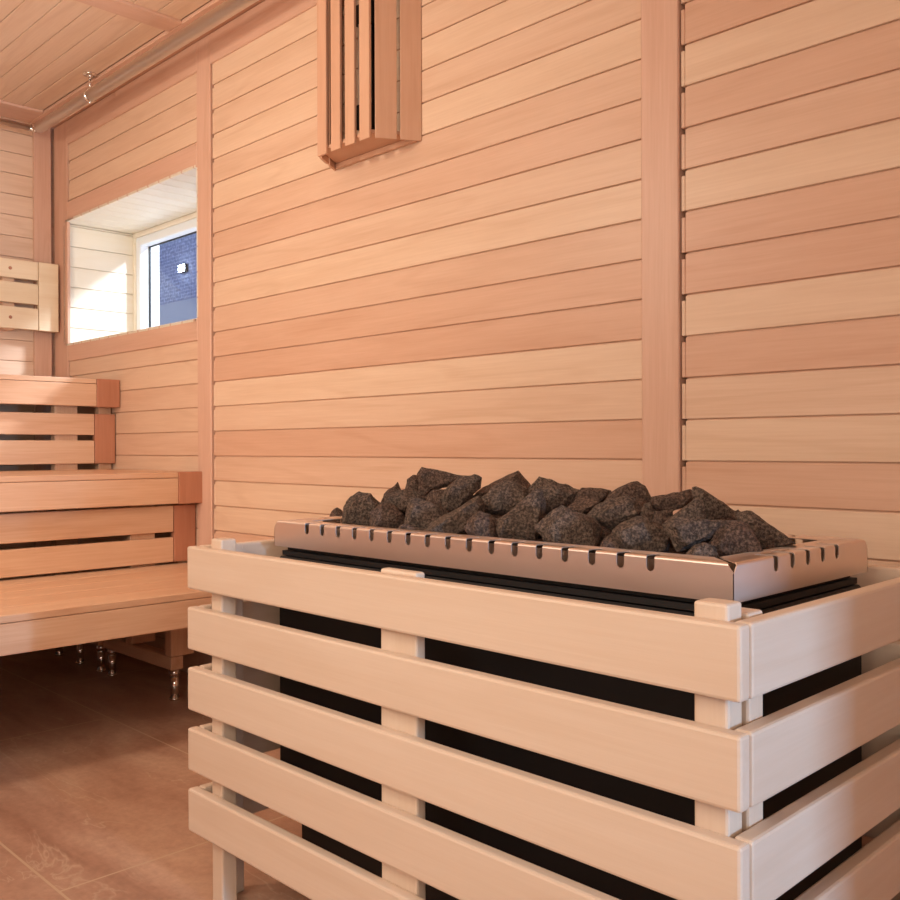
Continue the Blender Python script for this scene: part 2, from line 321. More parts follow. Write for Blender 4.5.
# window niche lining
NX0, NX1, NZ0, NZ1, NY = -1.41, -.088, 1.612, 2.234, .36
b = B(); z = NZ0
for z0, z1 in zip([NZ0] + [NZ0 + .085 + .105 * i for i in range(6)], [NZ0 + .085 + .105 * i for i in range(6)] + [NZ1]):
    if z1 - z0 < .01: continue
    for x0, x1 in ((NX0 - .014, NX0), (NX1, NX1 + .014)): b.box(x0, x1, -.008, NY + .12, z0 + .0018, z1 - .0018, .0016)
x = NX0
while x < NX1 - .01:
    x2 = min(x + .1, NX1)
    b.box(x + .0030, x2 - .0030, -.008, NY + .12, NZ1, NZ1 + .014, .0016); b.box(x + .0030, x2 - .0030, -.008, NY + .12, NZ0 - .014, NZ0, .0016); x = x2
for x0, x1, z0, z1 in ((NX0 - .03, NX0 - .0095, NZ0 - .03, NZ1 + .03), (NX1 + .0095, NX1 + .03, NZ0 - .03, NZ1 + .03), (NX0 - .03, NX1 + .03, NZ1 + .0095, NZ1 + .03), (NX0 - .03, NX1 + .03, NZ0 - .03, NZ0 - .0095)):
    b.box(x0, x1, .02, NY + .16, z0, z1, 0, .3)
b.build('trim_15', 'niche_y', kind='structure')
# window
W = empty('window_1', '', '', (-.76, .40, NZ0)); del W['label'], W['category']; W['kind'] = 'structure'
b = B(); e = .001
for x0, x1, z0, z1 in ((NX0 + e, NX0 + .026, NZ0 + e, NZ1 - e), (NX1 - .026, NX1 - e, NZ0 + e, NZ1 - e), (NX0 + .026, NX1 - .026, NZ1 - .026, NZ1 - e), (NX0 + .026, NX1 - .026, NZ0 + e, NZ0 + .03)):
    b.box(x0, x1, NY, NY + .03, z0, z1, .002)
b.build('frame', M['niche_y'], W)
b = B(); a = .026
for x0, x1, z0, z1 in ((NX0 + a, NX0 + a + .045, NZ0 + a, NZ1 - a), (NX1 - a - .045, NX1 - a, NZ0 + a, NZ1 - a), (NX0 + a + .045, NX1 - a - .045, NZ1 - a - .045, NZ1 - a), (NX0 + a + .045, NX1 - a - .045, NZ0 + a + .005, NZ0 + a + .05)):
    b.box(x0, x1, NY + .006, NY + .075, z0, z1, .004)
b.build('sash', 'white', W)
a = .026 + .045
b = B(); s_ = .004
for x0, x1, z0, z1 in ((NX0 + a, NX0 + a + s_, NZ0 + a, NZ1 - a), (NX1 - a - s_, NX1 - a, NZ0 + a, NZ1 - a), (NX0 + a, NX1 - a, NZ1 - a - s_, NZ1 - a), (NX0 + a, NX1 - a, NZ0 + a, NZ0 + a + s_)):
    b.box(x0, x1, NY + .055, NY + .068, z0, z1, 0)
b.build('gasket', 'black', W)
b = B(); b.box(NX0 + a - .006, NX1 - a + .006, NY + .058, NY + .062, NZ0 + a - .006, NZ1 - a + .006, 0); b.build('pane', 'glass', W)
# outside the window
b = B(); b.box(NX0 - .20, NX0 + .003, NY + .082, NY + .150, NZ0 - .3, NZ1 - .075, .004); b.build('trim_16', 'plaster', kind='structure')
b = B(); b.box(-9., 1.2, 2.9, 3.0, F0, 4.2, 0); b.build('wall_outside', 'brick', kind='structure')
b = B(); b.box(-5.6, 1.2, NY + .5, 2.9, F0 + .9, F0 + 1.0, 0); b.build('trim_17', 'plaster', kind='structure')
b = B(); zt_ = (CAM + ray(172, 302) * ((2.85 - CAM.y) / ray(172, 302).y)).z + F0; b.box(-9., 1.2, 2.87, 2.899, F0 + 1.2, zt_, .004); b.build('trim_18', 'plaster', kind='structure')
# ------------------------------------------------------------------ benches
YE = -2.58
def bench(label, name_group, X, xb, top, riser_x, slats, post_y, frame_rng, feet_x, zb):
    t = empty('sauna_bench', label, 'bench', ((X + xb) / 2, -1.6, F0))
    # seat boards
    n = max(2, round((X - xb) / .14)); w = (X - xb) / n
    for i in range(n):
        b = B(); b.box(xb + i * w + .0015, xb + (i + 1) * w - .0015 - (0.0 if i < n - 1 else -.0015), YE, -.115 if i == n - 1 else -.010, top - .022, top, .0025, seg=2); b.build('seat_board', 'bench_y', t)
    b = B(); b.box(X - .028, X, YE, -.1145, zb, top - .0235, .003, seg=2); b.build('face_board', 'bench_y', t)
    b = B(); b.box(X - .028 if 0 else X - .06, X + .0015, -.1135, -.004, zb - .002, top + .001, .003, seg=2); o = b.build('end_block', 'red_z', t); o['label'] = 'dark red end block with upright grain'
    for z1, z0 in slats:
        b = B(); b.box(riser_x - .026, riser_x, YE, -.104, z0, z1, .003, seg=2); b.build('skirt_slat', 'bench_y', t)
    if slats:
        b = B(); b.box(riser_x - .03, riser_x + .002, -.102, -.005, slats[-1][1], slats[0][0], .003, seg=2); o = b.build('skirt_end_block', 'red_z', t); o['label'] = 'dark red end block with upright grain'
        for yy in (-.276, -1.3, -2.4):
            b = B(); b.box(riser_x - .075, riser_x - .027, yy, yy + .105, F0 + .17, top - .024, .003); b.build('post', 'bench_z', t)
        b = B(); b.box(riser_x - .075, riser_x - .031, -.07, -.008, slats[-1][1] - .05, zb + .03, .003); b.build('post', 'bench_z', t)
    # underframes: rail, post, adjustable steel feet
    for yy in (-.264, -1.42, -2.52):
        x0, x1 = frame_rng
        b = B(); b.box(x0, x1, yy, yy + .05, F0 + .115, F0 + .165, .003); b.build('bottom_rail', 'bench_x', t)
        b = B(); b.box(x0, x1, yy, yy + .045, top - .075, top - .0235, .003); b.build('top_rail', 'bench_x', t)
        if not slats: b = B(); b.box(x1 - .048, x1, yy - .0, yy + .095, F0 + .166, top - .0765, .003); b.build('post', 'bench_z', t)
        else: b = B(); b.box(x1 - .048, x1, yy - .0, yy + .045, F0 + .166, F0 + .26, .003); b.build('post', 'bench_z', t)
        for fx in feet_x:
            b = B(); b.cyl((fx, yy + .025, F0), (fx, yy + .025, F0 + .008), .020); b.cyl((fx, yy + .025, F0 + .007), (fx, yy + .025, F0 + .095), .0155)
            b.cyl((fx, yy + .025, F0 + .090), (fx, yy + .025, F0 + .1145), .019); b.cyl((fx, yy + .025, F0 + .097), (fx, yy + .025, F0 + .104), .0215)
            b.build('foot', 'chrome', t)
    return t
bench('upper sauna bench with white light streaks, topmost tier along the left wall', '', -.80, -1.535, 1.394, -.85, [(1.235, 1.137), (1.1115, 1.005)], 0, (-1.50, -.86), (-1.45, -.93), 1.268)
bench('middle sauna bench with dark red end block, between the upper and lower tiers', '', -.05, -.874, .978, -.11, [(.842, .734), (.712, .612)], 0, (-.78, -.46), (-.70, -.49), .852)
bench('lower sauna bench with wide seat reaching towards the heater guard', '', .62, -.134, .602, 0, [], 0, (-.42, .165), (-.385, .145), .488)
# backrest on the left wall
t = empty('backrest', 'slatted wooden backrest with round plugs fixed on the left wall above the upper bench', 'backrest', (-1.5, -1.6, 1.68))
for z0, z1 in ((1.928, 2.021), (1.8045, 1.908), (1.676, 1.7845)):
    b = B(); b.box(-1.478, -1.452, YE, -.126, z0, z1, .003, seg=2); s_ = b.build('slat', 'niche_ry', t)
    if z1 - z0 < .11 and not (1.80 < z0 < 1.81):
        for yy in (-.262, -1.3, -2.4):
            b = B(); b.cyl((-1.4535, yy, (z0 + z1) / 2), (-1.4512, yy, (z0 + z1) / 2), .0085); b.build('plug', 'red_y', s_)
b = B(); b.box(-1.480, -1.450, -.1235, -.024, 1.674, 2.023, .003, seg=2); b.build('end_board', 'niche_ry', t)
for yy in (-.262, -1.3, -2.4):
    b = B(); b.box(-1.559, -1.479, yy - .03, yy + .03, 1.67, 2.02, .003); b.build('standoff', 'bench_z', t)
# ------------------------------------------------------------------ heater guard
GX0, GX1, GY, GT, GP, GH, TH = 1.600, 2.861, -.9926, .8684, .1274, .0892, .024
t = empty('heater_guard', 'pale slatted wooden guard rail fence enclosing the stone heater', 'guard rail', (2.23, -.66, F0))
GB = -.335
for i in range(5):
    z1 = GT - i * GP; z0 = z1 - GH
    b = B(); b.box(GX0, GX1 - .0005, GY, GY + TH, z0, z1, .0045, seg=2); b.build('front_slat', 'pale_x', t)
    b = B(); b.box(GX1 - TH, GX1 + .0008, GY + TH + .001, -.02, z0, z1, .0045, seg=2); b.build('side_slat', 'pale_y', t)
    b = B(); b.box(GX0, GX0 + TH, GY + TH + .001, -.02, z0, z1, .0045, seg=2); b.build('side_slat', 'pale_y', t)
    b = B(); b.box(GX0 + TH + .001, GX1 - TH - .001, GB, GB + TH, z0, z1, .0045, seg=2); b.build('back_slat', 'pale_x', t)
yf = GY + TH + .0005
for x0, x1, y1, zt in ((1.6555, 1.697, yf + .036, .887), (2.785, 2.8315, yf + .036, .887), (2.197, 2.2857, yf + .021, .8735)):
    b = B(); b.box(x0, x1, yf, y1, F0 if x0 < 2.1 or x0 > 2.5 else F0 + .02, zt, .004, seg=2); b.build('post', 'pale_z', t)
for x0, x1 in ((GX1 - TH - .037, GX1 - TH - .0005), (GX0 + TH + .0005, GX0 + TH + .030)):
    for y0, y1 in ((-.926, -.888), (-.30, -.255), (-.085, -.04)):
        b = B(); b.box(x0, x1, y0, y1, F0, .872, .004, seg=2); b.build('post', 'pale_z', t)
# ------------------------------------------------------------------ heater
HX0, HX1, HY0, HY1, HZT, HZB = 1.684, 2.765, -.83, -.378, .918, .8635
t = empty('sauna_heater', 'black electric sauna heater with slotted stainless steel collar inside the slatted guard', 'heater', (2.22, -.60, F0))
b = B(); b.box(HX0 + .006, HX1 - .006, HY0 + .006, HY1 - .006, F0 + .17, HZB - .022, .004); b.build('body', 'black', t)
b = B(); b.box(HX0 + .012, HX1 - .012, HY0 + .012, HY1 - .012, HZB - .020, HZB - .010, .0005); b.build('lower_flange', 'black', t)
b = B(); b.box(HX0 + .02, HX1 - .02, HY0 + .02, HY1 - .02, HZB - .009, HZB - .001, .0005); b.build('stone_tray', 'black', t)
b = B(); b.box(1.735, HX1 - .05, -.80, HY1 - .03, F0 + .03, F0 + .172, .004); b.build('base', 'black', t)
for x, y in ((1.76, -.76), (2.68, -.76), (1.76, -.44), (2.68, -.44)):
    b = B(); b.cyl((x, y, F0), (x, y, F0 + .031), .018); b.build('foot', 'black', t)
# collar: four folded sheets with slots cut through the fold
def sheet(L_, side):
    """L-profile sheet along +u from 0..L_, face at v=0 looking -v, top flange going +v; corner relief notches; slots"""
    TH_ = .0015; FL = .055; h = HZT - HZB
    t = bmesh.new()
    # profile extruded along u, chamfered ends of flange (mitre)
    def strip(pts_a, pts_b):
        va = [t.verts.new(p) for p in pts_a]; vb = [t.verts.new(p) for p in pts_b]
        n = len(va)
        for i in range(n): t.faces.new((va[i], va[(i + 1) % n], vb[(i + 1) % n], vb[i]))
        t.faces.new(va[::-1]); t.faces.new(vb)
    r = .004
    prof = [(0, 0), (0, h - r)] + [(r - r * math.cos(a), h - r + r * math.sin(a)) for a in (math.pi / 6, math.pi / 3)] + [(r, h), (FL, h - .001), (FL, h - TH_ - .001), (r, h - TH_)] + \
           [(r - (r - TH_) * math.cos(a), h - r + (r - TH_) * math.sin(a)) for a in (math.pi / 3, math.pi / 6)] + [(TH_, h - r), (TH_, 0)]
    def off(v, z):      # mitre / relief at the ends: face notch in the top 14 mm
        o = 0.
        if v > r: o = v + .006
        elif z > h - .0145: o = (z - (h - .0145)) * .75
        return o
    pr = []
    for i, (v, z) in enumerate(prof): pr.append((v, z))
    # insert points for notch start
    pr.insert(1, (0, h - .0145)); pr.insert(len(pr) - 1, (TH_, h - .0145))
    strip([(off(v, z), v, z) for v, z in pr], [(L_ - off(v, z), v, z) for v, z in pr])
    bmesh.ops.recalc_face_normals(t, faces=t.faces)
    me = bpy.data.meshes.new('sheet'); t.to_mesh(me); t.free(); return me
def slotted(L_, us, loc, rot, parent):
    me = sheet(L_, 0); o = bpy.data.objects.new('collar_panel', me); COL.objects.link(o)
    # cutters
    t = bmesh.new()
    for u in us:
        w = .0068; zt, zb_ = HZT - HZB + .01, HZT - HZB - .0225
        outl = [(u - w, zt), (u - w, zb_ + w)] + [(u - w * math.cos(a), zb_ + w - w * math.sin(a)) for a in [math.pi * k / 8 for k in range(1, 8)]] + [(u + w, zb_ + w), (u + w, zt)]
        va = [t.verts.new((x, -.005, z)) for x, z in outl]; f = t.faces.new(va)
        r_ = bmesh.ops.extrude_face_region(t, geom=[f]); bmesh.ops.translate(t, vec=(0, .037, 0), verts=[v for v in r_['geom'] if isinstance(v, bmesh.types.BMVert)])
    bmesh.ops.recalc_face_normals(t, faces=t.faces)
    cm = bpy.data.meshes.new('cut'); t.to_mesh(cm); t.free(); co = bpy.data.objects.new('cut', cm); COL.objects.link(co)
    md = o.modifiers.new('b', 'BOOLEAN'); md.operation = 'DIFFERENCE'; md.object = co; md.solver = 'EXACT'
    dg = bpy.context.evaluated_depsgraph_get(); ev = o.evaluated_get(dg); nm = bpy.data.meshes.new_from_object(ev)
    o.modifiers.clear(); o.data = nm; bpy.data.objects.remove(co); bpy.data.meshes.remove(cm)
    wl = Vector(parent['_loc'])
    nm.transform(Matrix.Translation(Vector((loc[0], loc[1], HZB - F0)) - wl) @ Matrix.Rotation(rot, 4, 'Z'))
    nm.materials.clear(); nm.materials.append(M['steel']); o.parent = parent; o['_loc'] = list(parent['_loc'])
    return o
WX, WYd = HX1 - HX0, HY1 - HY0
us = [.118 + .0520 * k for k in range(17)]
slotted(WX, us, (HX0, HY0), 0, t)
uy = [.122 + .0521 * k for k in range(5)]
slotted(WYd, uy, (HX1, HY0), math.pi / 2, t)
slotted(WX, us, (HX1, HY1), math.pi, t)
slotted(WYd, uy, (HX0, HY1), -math.pi / 2, t)
b = B()                                       # inner liner seen through the slots
z0, z1 = HZB + .001, HZT - .012
b.box(HX0 + .055, HX1 - .055, HY0 + .050, HY0 + .052, z0, z1, 0); b.box(HX0 + .055, HX1 - .055, HY1 - .052, HY1 - .05, z0, z1, 0)
b.box(HX0 + .05, HX0 + .052, HY0 + .055, HY1 - .055, z0, z1, 0); b.box(HX1 - .052, HX1 - .05, HY0 + .055, HY1 - .055, z0, z1, 0)
b.build('liner', 'steel', t)
# ------------------------------------------------------------------ stones
def stone(name_lbl, pts, Y, thick=.55, mat='stone', seed=0, group=None):
    rnd = random.Random(seed * 13 + 5)
    cx_ = sum(p[0] for p in pts) / len(pts); cy_ = sum(p[1] for p in pts) / len(pts)
    pts = [(cx_ + (x - cx_) * 1.13, cy_ + (y - cy_) * 1.16) for x, y in pts]
    d = ray(cx_, cy_); tt = (Y - CAM.y) / d.y; c = CAM + d * tt
    fw = RCAM.col[1]; dep = (c - CAM).dot(fw)
    P = [CAM + ray(x, y) * dep for x, y in pts]
    xs = [(p - c).dot(RCAM.col[0]) for p in P]; zs_ = [(p - c).z for p in P]
    w = max(xs) - min(xs); hh = max(zs_) - min(zs_); th = min(w, hh * 1.5) * thick
    cl = []
    for p in P:
        v = p - c
        cl.append(c + v + fw * rnd.uniform(-.12, .12) * th)
        k = rnd.uniform(.5, .85); cl.append(c + v * k - fw * th * rnd.uniform(.30, .5))
        k = rnd.uniform(.6, .9); cl.append(c + v * k + fw * th * rnd.uniform(.4, .6))
    t = bmesh.new()
    for p in cl: t.verts.new(p - c)
    r = bmesh.ops.convex_hull(t, input=t.verts[:])
    dead = [g for g in r['geom_interior'] if isinstance(g, bmesh.types.BMVert)] + [v for v in t.verts if not v.link_faces]
    bmesh.ops.delete(t, geom=list(set(dead)), context='VERTS')
    bmesh.ops.dissolve_limit(t, angle_limit=math.radians(20), verts=t.verts[:], edges=t.edges[:])
    bmesh.ops.triangulate(t, faces=t.faces[:])
    bmesh.ops.bevel(t, geom=t.edges[:], offset=max(w, hh) * .006, segments=1, affect='EDGES')
    bmesh.ops.triangulate(t, faces=t.faces[:])
    for _ in range(3):
        lim = max(w, hh) * .09
        es = [e for e in t.edges if e.calc_length() > lim]
        if not es: break
        bmesh.ops.subdivide_edges(t, edges=es, cuts=1, use_grid_fill=False); bmesh.ops.triangulate(t, faces=t.faces[:])
    t.normal_update()
    so = Vector((seed * 3.1, seed * 1.7, seed * .9))
    for v in t.verts:
        q = v.co + so
        n1 = noise.fractal(q * 22, 1., 2., 4); n2 = noise.noise(q * 75)
        v.co += v.normal * (n1 * .0032 + n2 * .0020)
    bmesh.ops.recalc_face_normals(t, faces=t.faces)
    for f in t.faces: f.smooth = False
    me = bpy.data.meshes.new('sauna_stone'); t.to_mesh(me); t.free(); me.materials.append(M[mat])
    o = bpy.data.objects.new('sauna_stone', me); COL.objects.link(o); o.location = c
    tag(o, name_lbl, 'stone', group or 'sauna stones heaped on the heater'); return o
def cr(ox, oy, pts, s=6.4286): return [(ox + x / s, oy + y / s) for x, y in pts]
A_, B_, C_, D_ = (320, 460), (440, 460), (560, 470), (680, 470)
S = [
 ('smallest dark stone lying alone at the far left end of the heap', cr(*A_, [(48, 410), (70, 335), (110, 312), (155, 340), (165, 430), (60, 440)]), -.64, 'stone2'),
 ('large rounded stone at the left end of the heap, beside the smallest stone', cr(*A_, [(150, 425), (160, 300), (200, 240), (250, 218), (320, 228), (385, 285), (345, 345), (325, 425), (240, 435)]), -.66, 'stone'),
 ('reddish dark stone leaning right of the large rounded left end stone', cr(*A_, [(325, 430), (340, 340), (395, 285), (450, 285), (520, 350), (550, 430), (500, 455), (400, 450)]), -.70, 'stone2'),
 ('narrow pointed dark stone standing behind the left part of the heap', cr(*A_, [(392, 290), (420, 225), (495, 150), (522, 200), (500, 260), (430, 310)]), -.58, 'stone2'),
 ('flat topped grey stone below the pointed stone on the left slope', cr(*A_, [(415, 280), (430, 225), (480, 210), (560, 195), (650, 215), (620, 260), (575, 300), (555, 340), (520, 345), (450, 310)]), -.63, 'stone'),
 ('small dark stone tucked left of the topmost left stone', cr(*A_, [(550, 200), (565, 130), (600, 105), (655, 125), (655, 190), (620, 230)]), -.55, 'stone2'),
 ('topmost stone of the left half, long with a flat upper face', [(419, 475), (423.5, 469), (432, 469.3), (451, 472.5), (462, 477), (456, 484), (440, 489), (428, 490), (421, 485)], -.55, 'stone2'),
 ('tiny brown stone wedged under the topmost left stone', cr(*A_, [(635, 200), (640, 165), (690, 165), (705, 200), (665, 235)]), -.60, 'stone2'),
 ('broad speckled stone low in the front row on the left', cr(*A_, [(555, 410), (560, 340), (590, 265), (640, 258), (760, 300), (828, 355), (760, 420), (700, 470), (600, 470)]), -.70, 'stone'),
 ('small square brown stone in the middle of the left half', cr(*A_, [(690, 280), (700, 220), (730, 195), (815, 190), (805, 240), (785, 290), (740, 290)]), -.63, 'stone2'),
 ('long low wedge stone lying in front below the ridged stone', [(427, 530), (435, 520.5), (448, 514.5), (456, 511.5), (476, 500), (481, 505), (480, 515), (468, 528), (447, 538), (433, 538)], -.71, 'stone'),
 ('thin dark chip stone lying behind the collar in front of the left stones', cr(*A_, [(500, 450), (520, 425), (560, 416), (610, 440), (690, 455), (690, 480), (560, 475)]), -.755, 'stone2'),
 ('ridged oblong stone with sloping grooves right of the topmost left stone', cr(*B_, [(5, 300), (15, 230), (60, 170), (130, 120), (210, 105), (252, 125), (250, 185), (200, 235), (85, 335), (20, 315)]), -.60, 'stone'),
 ('long pointed stone forming the middle peak behind the domed stone', cr(*B_, [(235, 215), (300, 170), (430, 125), (495, 83), (525, 115), (580, 182), (560, 230), (400, 250), (250, 250)]), -.52, 'stone2'),
 ('domed reddish grey stone below the middle peak', cr(*B_, [(250, 305), (290, 240), (340, 190), (400, 155), (470, 148), (540, 190), (562, 235), (545, 275), (460, 330), (290, 345)]), -.60, 'stone'),
 ('low rounded stone at the collar below the domed stone', cr(*B_, [(165, 440), (190, 385), (255, 340), (320, 360), (370, 420), (398, 505), (300, 520), (200, 490)]), -.73, 'stone2'),
 ('big upright wedge stone with pale edge in the front centre', cr(*B_, [(383, 430), (398, 385), (460, 350), (550, 270), (600, 215), (640, 210), (665, 300), (650, 400), (610, 520), (520, 540), (395, 500)]), -.70, 'stone'),
 ('grey stone with sloping crest behind the centre right of the middle peak', cr(*B_, [(570, 220), (580, 180), (640, 113), (690, 118), (800, 165), (790, 210), (620, 230)]), -.52, 'stone'),
 ('broad flat grey stone above the front centre wedge stone', cr(*B_, [(612, 245), (640, 195), (700, 165), (800, 170), (892, 200), (862, 275), (800, 320), (720, 328), (650, 300)]), -.59, 'stone'),
 ('brown stone with flat raised right edge behind the right centre', cr(*C_, [(60, 245), (95, 195), (145, 128), (240, 122), (322, 130), (327, 160), (290, 210), (200, 240), (110, 255)]), -.55, 'stone2'),
 ('large cracked block stone in the front row right of the centre wedge', [(539, 528), (549, 516.5), (563, 507.5), (580, 515), (592, 520), (598, 527), (598, 548), (583, 552), (562, 552), (548, 543)], -.71, 'stone'),
 ('tall dark dome stone at the back of the right half', cr(*C_, [(295, 215), (330, 150), (400, 110), (490, 93), (540, 110), (580, 195), (560, 250), (450, 270), (330, 250)]), -.53, 'stone2'),
 ('wide brown stone resting on the front block stones of the right half', cr(*C_, [(190, 290), (240, 238), (320, 198), (400, 180), (470, 200), (525, 262), (505, 315), (420, 355), (340, 392), (270, 385), (225, 350)]), -.63, 'stone'),
 ('large blocky stone in the front row below the wide brown stone', cr(*C_, [(345, 388), (420, 342), (510, 318), (600, 333), (692, 385), (700, 445), (675, 515), (600, 545), (430, 540), (370, 440)]), -.72, 'stone'),
 ('pale triangular stone standing between the dome stone and the dark slab', cr(*C_, [(505, 285), (550, 218), (582, 210), (612, 280), (625, 350), (560, 345)]), -.60, 'stone'),
 ('small dark stone in shade at the collar between two front blocks', cr(*C_, [(255, 510), (290, 440), (350, 395), (405, 460), (425, 530), (330, 540)]), -.745, 'stone2'),
 ('long black slab stone at the back near the right post', cr(*C_, [(595, 225), (600, 175), (640, 168), (720, 175), (830, 133), (872, 165), (835, 215), (740, 262), (660, 290), (620, 258)]), -.53, 'stone2'),
 ('dark buried stone under the long black slab', cr(*C_, [(605, 330), (615, 268), (720, 262), (730, 320), (680, 360), (630, 365)]), -.62, 'stone2'),
 ('large light brown stone forming the right peak with long falling back', cr(*D_, [(92, 180), (98, 130), (120, 120), (160, 148), (300, 212), (368, 265), (375, 335), (260, 365), (150, 340), (105, 260)]), -.53, 'stone'),
 ('angular brown stone with a pale ridge left below the right peak', [(666, 523), (676, 514), (690, 502), (697, 499), (701, 501), (704, 518), (697, 526), (680, 530)], -.63, 'stone'),
 ('wide flat stone with pale edge in the front of the right end', [(665, 525), (676, 519), (700, 517.5), (708, 518), (727, 522), (717, 531), (708, 539), (692, 544), (680, 549), (672, 538)], -.71, 'stone'),
 ('small speckled stone at the collar in front of the wide flat stone', cr(*D_, [(35, 560), (90, 500), (160, 473), (212, 490), (238, 565), (120, 590)]), -.755, 'stone'),
 ('dark reddish stone in the front right corner of the heap', cr(*D_, [(215, 420), (270, 348), (340, 333), (420, 360), (475, 420), (505, 510), (340, 560), (235, 560), (195, 480)]), -.68, 'stone2'),
 ('brown wedge stone sloping down at the far right end of the heap', cr(*D_, [(383, 315), (410, 285), (460, 283), (570, 330), (650, 390), (728, 465), (620, 500), (500, 515), (450, 430), (400, 370)]), -.585, 'stone'),
 ('tiny dark stone perched between the right peak and the end wedge', cr(*D_, [(352, 262), (375, 252), (400, 285), (378, 315), (360, 305)]), -.55, 'stone2'),
]
for i, (lb, pts, Y, mt_) in enumerate(S): stone(lb, pts, Y, mat=mt_, seed=i + 1)
# buried stones filling the bed
rnd = random.Random(3)
k = 0
for ix, iy, lay in [(i, j, 0) for i in range(9) for j in range(3)] + [(i, j, 1) for i in range(8) for j in (0, 1)] + [(i, 1, 2) for i in range(1, 7)]:
    if True:
        x = 1.805 + (ix + (lay % 2) * .5) * .106 + rnd.uniform(-.012, .012); y = -.70 + (iy + (lay % 2) * .5 + .15 * (lay == 2)) * .11 + rnd.uniform(-.012, .012)
        t = bmesh.new()
        for _ in range(16):
            v = Vector((rnd.gauss(0, 1), rnd.gauss(0, 1), rnd.gauss(0, 1))).normalized() * rnd.uniform(.8, 1.)
            t.verts.new((v.x * .05, v.y * .052, v.z * .026))
        r = bmesh.ops.convex_hull(t, input=t.verts[:])
        bmesh.ops.delete(t, geom=list(set([g for g in r['geom_interior'] if isinstance(g, bmesh.types.BMVert)])), context='VERTS')
        zmin = min(v.co.z for v in t.verts)
        me = bpy.data.meshes.new('sauna_stone'); t.to_mesh(me); t.free(); me.materials.append(M['stone2'])
        o = bpy.data.objects.new('sauna_stone', me); COL.objects.link(o); o.location = (x, y, HZB - F0 + .001 - zmin + lay * .038)
        tag(o, 'dark stone buried in the bottom layer under the heap', 'stone', 'stones buried under the heap'); k += 1
# ------------------------------------------------------------------ wall lamp behind slats
LX, LH, LF, LD, LZ0, LZ1 = 1.049, .222, .132, .14, 2.0256, 2.60
t = empty('wall_lamp', 'slatted wooden lamp shade hanging on the back wall near the ceiling', 'lamp', (LX, -.06, LZ0))
for i in range(4):                                     # front slats
    w = .048; g = (2 * LF - 4 * w) / 3; x0 = LX - LF + i * (w + g)
    b = B(); b.box(x0, x0 + w, -LD, -LD + .010, LZ0, LZ1, .0015); b.build('slat', 'louv_z', t)
sl = math.hypot(LH - LF, LD); ux, uy_ = (LH - LF) / sl, LD / sl
for sgn in (1, -1):                                    # slanting side slats
    for j in range(2):
        w = .067; a0 = .019 + j * (w + .011); a1 = a0 + w
        def pt(a, o_): return (LX + sgn * (LF + ux * a - uy_ * o_), -LD + uy_ * a + ux * o_)
        ps = [pt(a0, 0), pt(a1, 0), pt(a1, .010), pt(a0, .010)]
        b = B(); b.prism(ps if sgn > 0 else ps[::-1], LZ0, LZ1, .4 + .1 * j, .0012); b.build('slat', 'louv_z', t)
def ins(d): return [(LX - LH + d * 1.4 + .004, -.003), (LX - LF + d * .7, -LD + d), (LX + LF - d * .7, -LD + d), (LX + LH - d * 1.4 - .004, -.003)]
for z0 in (LZ0 + .018, LZ1 - .03):
    b = B(); b.prism(ins(.0115), z0, z0 + .012, .5, .001); b.build('shelf', 'louv_x', t)
b = B(); b.box(LX - LH + .022, LX + LH - .022, -.014, -.002, LZ0 - .000, LZ0 + .0175, .001); b.build('bottom_rail', 'louv_x', t)
b = B(); b.box(LX - .05, LX + .05, -.0135, -.002, LZ0 + .031, LZ1 - .031, .001); b.build('back_plate', 'black', t)
b = B(); b.cyl((LX, -.045, LZ0 + .16), (LX, -.045, LZ1 - .16), .022); b.build('bulb', 'glow_off', t)
for z0, z1 in ((LZ0 + .08, LZ0 + .16), (LZ1 - .16, LZ1 - .09)):
    b = B(); b.box(LX - .03, LX + .03, -.06, -.0137, z0, z1, .002); b.build('socket', 'black', t)
# ------------------------------------------------------------------ ceiling pipes
PY, PZc, PR = -.165, 2.664, .027
t = empty('steel_pipe', 'long polished steel pipe under the ceiling along the back wall', 'pipe', (1.5, PY, PZc))
b = B(); b.cyl((-1.325, PY, PZc), (WX1 - .02, PY, PZc), PR, n=48); b.build('tube', 'steel_pipe', t)
for px in (-.745, 1.4, 3.4):
    b = B(); b.cyl((px, PY - .0, CEIL - .001), (px, PY, CEIL - .007), .030); b.cyl((px, PY, CEIL - .007), (px, PY, CEIL - .016), .016, .008)
    b.cyl((px, PY, CEIL - .012), (px, PY, PZc + PR), .0055); b.build('hanger', 'chrome', t)
    b = B(); b.cyl((px - .008, PY, PZc), (px + .008, PY, PZc), PR + .003, n=40); b.sphere((px, PY, PZc + PR + .004), .009); b.sphere((px, PY, PZc - PR - .003), .006); b.build('clamp', 'chrome', t)
b = B(); b.cyl((-1.348, PY, PZc), (-1.324, PY, PZc), .010, .019); b.sphere((-1.352, PY, PZc), .012); b.build('end_fitting', 'chrome', t)
t = empty('steel_pipe', 'short bright steel pipe under the ceiling along the left wall', 'pipe', (-1.40, -1.6, PZc + .012))
b = B(); b.cyl((-1.405, -.180, PZc + .014), (-1.405, YE, PZc + .014), .016, n=40); b.build('tube', 'steel_pipe', t)
b = B(); b.cyl((-1.405, -.1805, PZc + .014), (-1.405, -.166, PZc + .010), .019, .009); b.sphere((-1.398, -.162, PZc + .004), .012); b.cyl((-1.398, -.162, PZc + .004), (-1.372, -.164, PZc + .002), .006); b.build('end_fitting', 'chrome', t)
for yy in (-1.2, -2.2):
    b = B(); b.cyl((-1.405, yy, CTRIM), (-1.405, yy, PZc + .02), .0055); b.cyl((-1.405, yy, CTRIM), (-1.405, yy, CTRIM - .006), .025); b.build('hanger', 'chrome', t)
